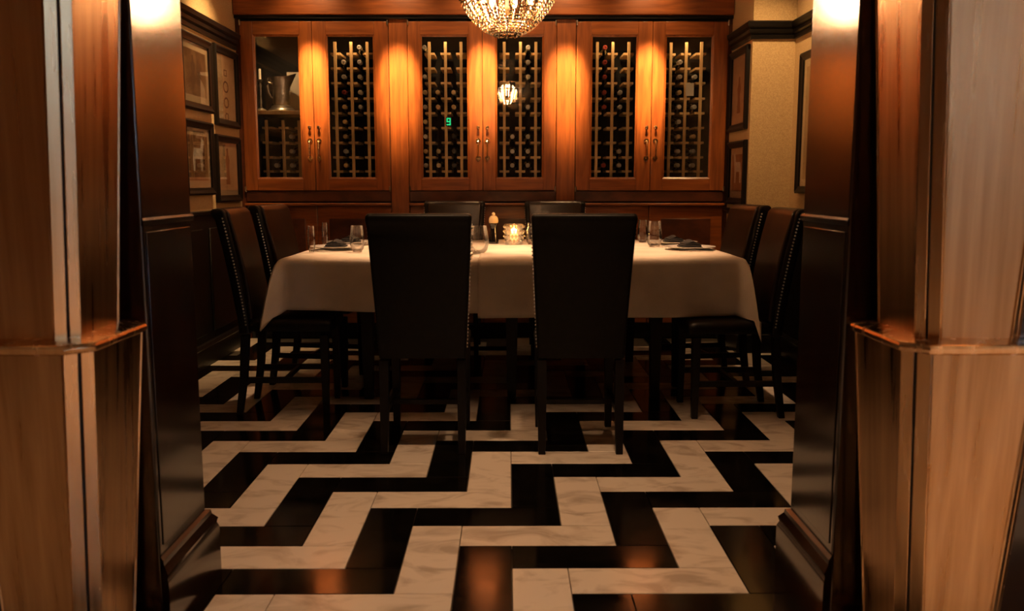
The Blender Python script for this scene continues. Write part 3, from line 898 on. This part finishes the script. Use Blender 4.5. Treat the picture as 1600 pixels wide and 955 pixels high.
tumbler(-1.14, 5.522, .020, .150, 'slim tall glass between the two plates at the framed-prints table end')
tumbler(.155, 5.72, .042, .140, 'clear glass beside the crystal candle holder')

t = thing('pepper_mill', 'dark wooden pepper mill with a shiny brass-coloured top', 'pepper mill', (-.095, 5.80, ZC))
MB().lathe([(.033, 0), (.034, .01), (.031, .035), (.024, .06), (.019, .09), (.020, .115), (.024, .128), (.020, .132)], 24).build('body', 'mill_black', t)
tp = MB().lathe([(.018, .132), (.030, .136), (.032, .150), (.029, .168), (.020, .180), (.008, .184)], 24).build('head', 'mill_top', t)
MB().lathe([(.006, .183), (.011, .187), (.012, .195), (.007, .203), (.001, .205)], 16).build('finial', 'mill_top', tp)

t = thing('candle_holder', 'cut crystal votive holder with a lit candle beside the pepper mill', 'candle holder', (.038, 5.72, ZC))
mb = MB()
mb.lathe([(.058, 0), (.062, .006), (.064, .13), (.060, .132), (.056, .125), (.054, .016), (.002, .016)], 24, None, True, False)
mb.build('cup', 'votive_glass', t)
mb = MB()
for rz in range(4):
    for k in range(16):
        a = 2*PI*(k+.5*(rz % 2))/16
        c0 = Vector((math.cos(a)*.060, math.sin(a)*.060, .024+.0305*rz))
        tg = Vector((-math.sin(a), math.cos(a), 0))
        nn = Vector((math.cos(a), math.sin(a), 0))
        ring = [c0+tg*.0115, c0+Vector((0, 0, .0155)), c0-tg*.0115, c0-Vector((0, 0, .0155))]
        mb.loft([ring, [c0+nn*.012+(p-c0)*.08 for p in ring]])
mb.build('cut_facets', 'votive_glass', t, smooth=0)
MB().lathe([(.026, .017), (.027, .02), (.027, .070), (.022, .074), (.003, .071)], 20).build('candle', 'wax', t)
MB().lathe([(.001, .074), (.006, .080), (.0075, .088), (.004, .104), (.0008, .116)], 12).build('flame', 'flame', t)
ld = bpy.data.lights.new('candle_light', 'POINT'); ld.energy = CANDLE_WATTS; ld.color = (1, .55, .22); ld.shadow_soft_size = .02
lo = bpy.data.objects.new('candle_light', ld); C.objects.link(lo); lo.parent = t; lo.location = (0, 0, .10)

# cutlery
def knife_mesh():
    mb = MB()
    mb.loft([[Vector((x, y, z)) for x, z in ((-w_, .001), (w_, .001), (w_, .001+h_), (-w_, .001+h_))] for y, w_, h_ in ((-.11, .004, .004), (-.10, .008, .006), (-.01, .006, .006), (.0, .004, .004), (.01, .009, .002), (.09, .009, .0015), (.115, .002, .001))])
    return mb.mesh('knife', 'steel', 40)
def fork_mesh():
    mb = MB()
    mb.loft([[Vector((x, y, z)) for x, z in ((-w_, .001+dz), (w_, .001+dz), (w_, .004+dz), (-w_, .004+dz))] for y, w_, dz in ((-.10, .007, 0), (-.04, .004, .003), (.02, .003, .008), (.035, .011, .006), (.05, .012, .004))])
    for k in range(4):
        x = -.0105+.007*k
        mb.box(x-.0014, x+.0014, .049, .095, .004, .0065)
    return mb.mesh('fork', 'steel', 40)
KN, FK = knife_mesh(), fork_mesh()
SETS = [(-1.03, 5.30, -PI/2, 'framed-prints table end, nearer the doorway'), (1.08, 5.26, PI/2, 'plain wall table end, nearer the doorway'),
        (-1.02, 5.74, -PI/2, 'framed-prints table end, nearer the wine cabinets'), (1.07, 5.72, PI/2, 'plain wall table end, nearer the wine cabinets'),
        (-.38, 4.80, 0, 'doorway side, closer to the prints'), (.36, 4.80, 0, 'doorway side, closer to the tan wall')]
for x, y, rz, wh in SETS:
    for me, off, nm in ((KN, .178, 'knife'), (FK, -.178, 'fork')):
        if abs(abs(rz)-PI/2) < .01 and y > 5.5 and off*(1 if rz > 0 else -1) < 0 and abs(x) > 1: continue
        o = link('table_'+nm, me)
        o.location = (x+math.cos(rz)*off, y+math.sin(rz)*off, ZC); o.rotation_euler = (0, 0, rz)
        tag(o, 'steel %s beside the plate at the %s' % (nm, wh), nm)

# ------------------------------------------------------------------ chandelier
t = thing('crystal_chandelier', 'round crystal bead chandelier hanging over the table', 'chandelier', (-.005, 4.60, 1.94))
def strand(parent, ang, prof, bead, gap, name='bead_strand', twist=0.0):
    pts = [Vector((r*math.cos(ang+twist*i), r*math.sin(ang+twist*i), z)) for i, (r, z) in enumerate(prof)]
    mb = MB()
    acc = 0; need = 0
    for a, b in zip(pts[:-1], pts[1:]):
        L_ = (b-a).length
        while need <= acc+L_:
            f = (need-acc)/L_
            p = a.lerp(b, f)
            mb.ball(p, bead*random.uniform(.85, 1.1), 1, 1.15)
            need += gap
        acc += L_
    return mb
OUTER = [(.062, .000), (.085, .008), (.115, .022), (.150, .050), (.185, .090), (.212, .128), (.236, .172), (.252, .215), (.262, .26), (.265, .30)]
INNER = [(.030, .020), (.050, .016), (.080, .030), (.110, .058), (.140, .095), (.165, .135), (.18, .18), (.19, .24)]
UP = [(.262, .31), (.21, .335), (.15, .365), (.09, .41), (.05, .46)]
NST = 30
for i in range(NST):
    a = 2*PI*i/NST
    strand(t, a, OUTER, .0105, .0195).build('bead_strand', 'crystal', t, smooth=0)
for i in range(16):
    strand(t, 2*PI*(i+.5)/16, INNER, .0125, .023).build('inner_strand', 'crystal', t, smooth=0)
for i in range(18):
    strand(t, 2*PI*(i+.5)/18, UP, .009, .02).build('upper_strand', 'crystal', t, smooth=0)
for r_, z, n_, nm in ((.265, .305, 96, 'rim_beads'), (.236, .172, 70, 'bead_ring'), (.150, .050, 44, 'bead_ring'), (.062, -.002, 16, 'bead_ring')):
    mb = MB()
    for i in range(n_): mb.ball((r_*math.cos(2*PI*i/n_), r_*math.sin(2*PI*i/n_), z), .010, 1)
    mb.build(nm, 'crystal', t, smooth=0)
for i in range(8):      # drops at the bottom
    a = 2*PI*i/8
    MB().lathe([(.001, -.030), (.010, -.018), (.011, -.008), (.004, .004), (.001, .008)], 6, Matrix.Translation((.06*math.cos(a), .06*math.sin(a), .012))).build('drop', 'crystal', t, smooth=0)
MB().tube([(.262*math.cos(2*PI*i/40), .262*math.sin(2*PI*i/40), .295) for i in range(40)], .006, 8, True).build('hoop', 'hardware', t)
MB().tube([(.075*math.cos(2*PI*i/30), .075*math.sin(2*PI*i/30), .03) for i in range(30)], .003, 6, True).build('hoop', 'hardware', t)
MB().lathe([(.008, .08), (.014, .10), (.008, .14), (.008, .45), (.03, .46), (.03, .48), (.007, .49), (.007, CEIL-1.94-.04), (.06, CEIL-1.94-.03), (.065, CEIL-1.94-.001)], 20).build('stem', 'hardware', t)
for i in range(6):
    a = 2*PI*i/6+.2
    bx_, by_ = .115*math.cos(a), .115*math.sin(a)
    mb = MB(); mb.tube([(0, 0, .25), (bx_*.5, by_*.5, .215), (bx_, by_, .20)], .004, 6).build('arm', 'hardware', t)
    MB().lathe([(.011, .15), (.016, .165), (.017, .18), (.010, .198), (.009, .205)], 14, Matrix.Translation((bx_, by_, 0))).build('bulb', 'bulb', t)
ld = bpy.data.lights.new('chandelier_light', 'POINT'); ld.energy = CHANDELIER_WATTS; ld.color = WARM2; ld.shadow_soft_size = .10
lo = bpy.data.objects.new('chandelier_light', ld); C.objects.link(lo); lo.parent = t; lo.location = (0, 0, .14)

# ------------------------------------------------------------------ recessed downlights and added fill lamps
for i, (kind, x, y, aim, watts, cone, blend, col, rad, spill) in enumerate(DOWNLIGHTS):
    t = thing('recessed_downlight', 'small round recessed ceiling downlight, %s row' % kind, 'downlight', (x, y, CEIL), 0, 'recessed ceiling downlights, %s row' % kind)
    MB().lathe([(.038, -.001), (.060, -.001), (.060, -.006), (.045, -.010), (.038, -.006)], 28, None, False, False).build('trim_ring', 'trim_metal', t)
    MB().lathe([(.002, -.0015), (.037, -.0015), (.037, -.004), (.002, -.005)], 24).build('lens', 'lamp_lens', t)
    ld = bpy.data.lights.new('downlight_lamp', 'SPOT')
    ld.energy = watts; ld.color = col; ld.spot_size = math.radians(cone); ld.spot_blend = blend; ld.shadow_soft_size = rad
    lo = bpy.data.objects.new('downlight_lamp', ld); C.objects.link(lo); lo.parent = t
    lo.location = (0, 0, -.012-rad*.0)
    d = Vector(aim)-Vector((x, y, CEIL))
    lo.rotation_euler = d.to_track_quat('-Z', 'Y').to_euler()
    if spill:
        l2 = bpy.data.lights.new('downlight_spill', 'SPOT')
        l2.energy = spill; l2.color = col; l2.spot_size = math.radians(80); l2.spot_blend = 1.0; l2.shadow_soft_size = .04
        o2 = bpy.data.objects.new('downlight_spill', l2); C.objects.link(o2); o2.parent = t; o2.location = (0, 0, -.014)
        o2.rotation_euler = (Vector((x, 6.755, 2.40))-Vector((x, y, CEIL))).to_track_quat('-Z', 'Y').to_euler()
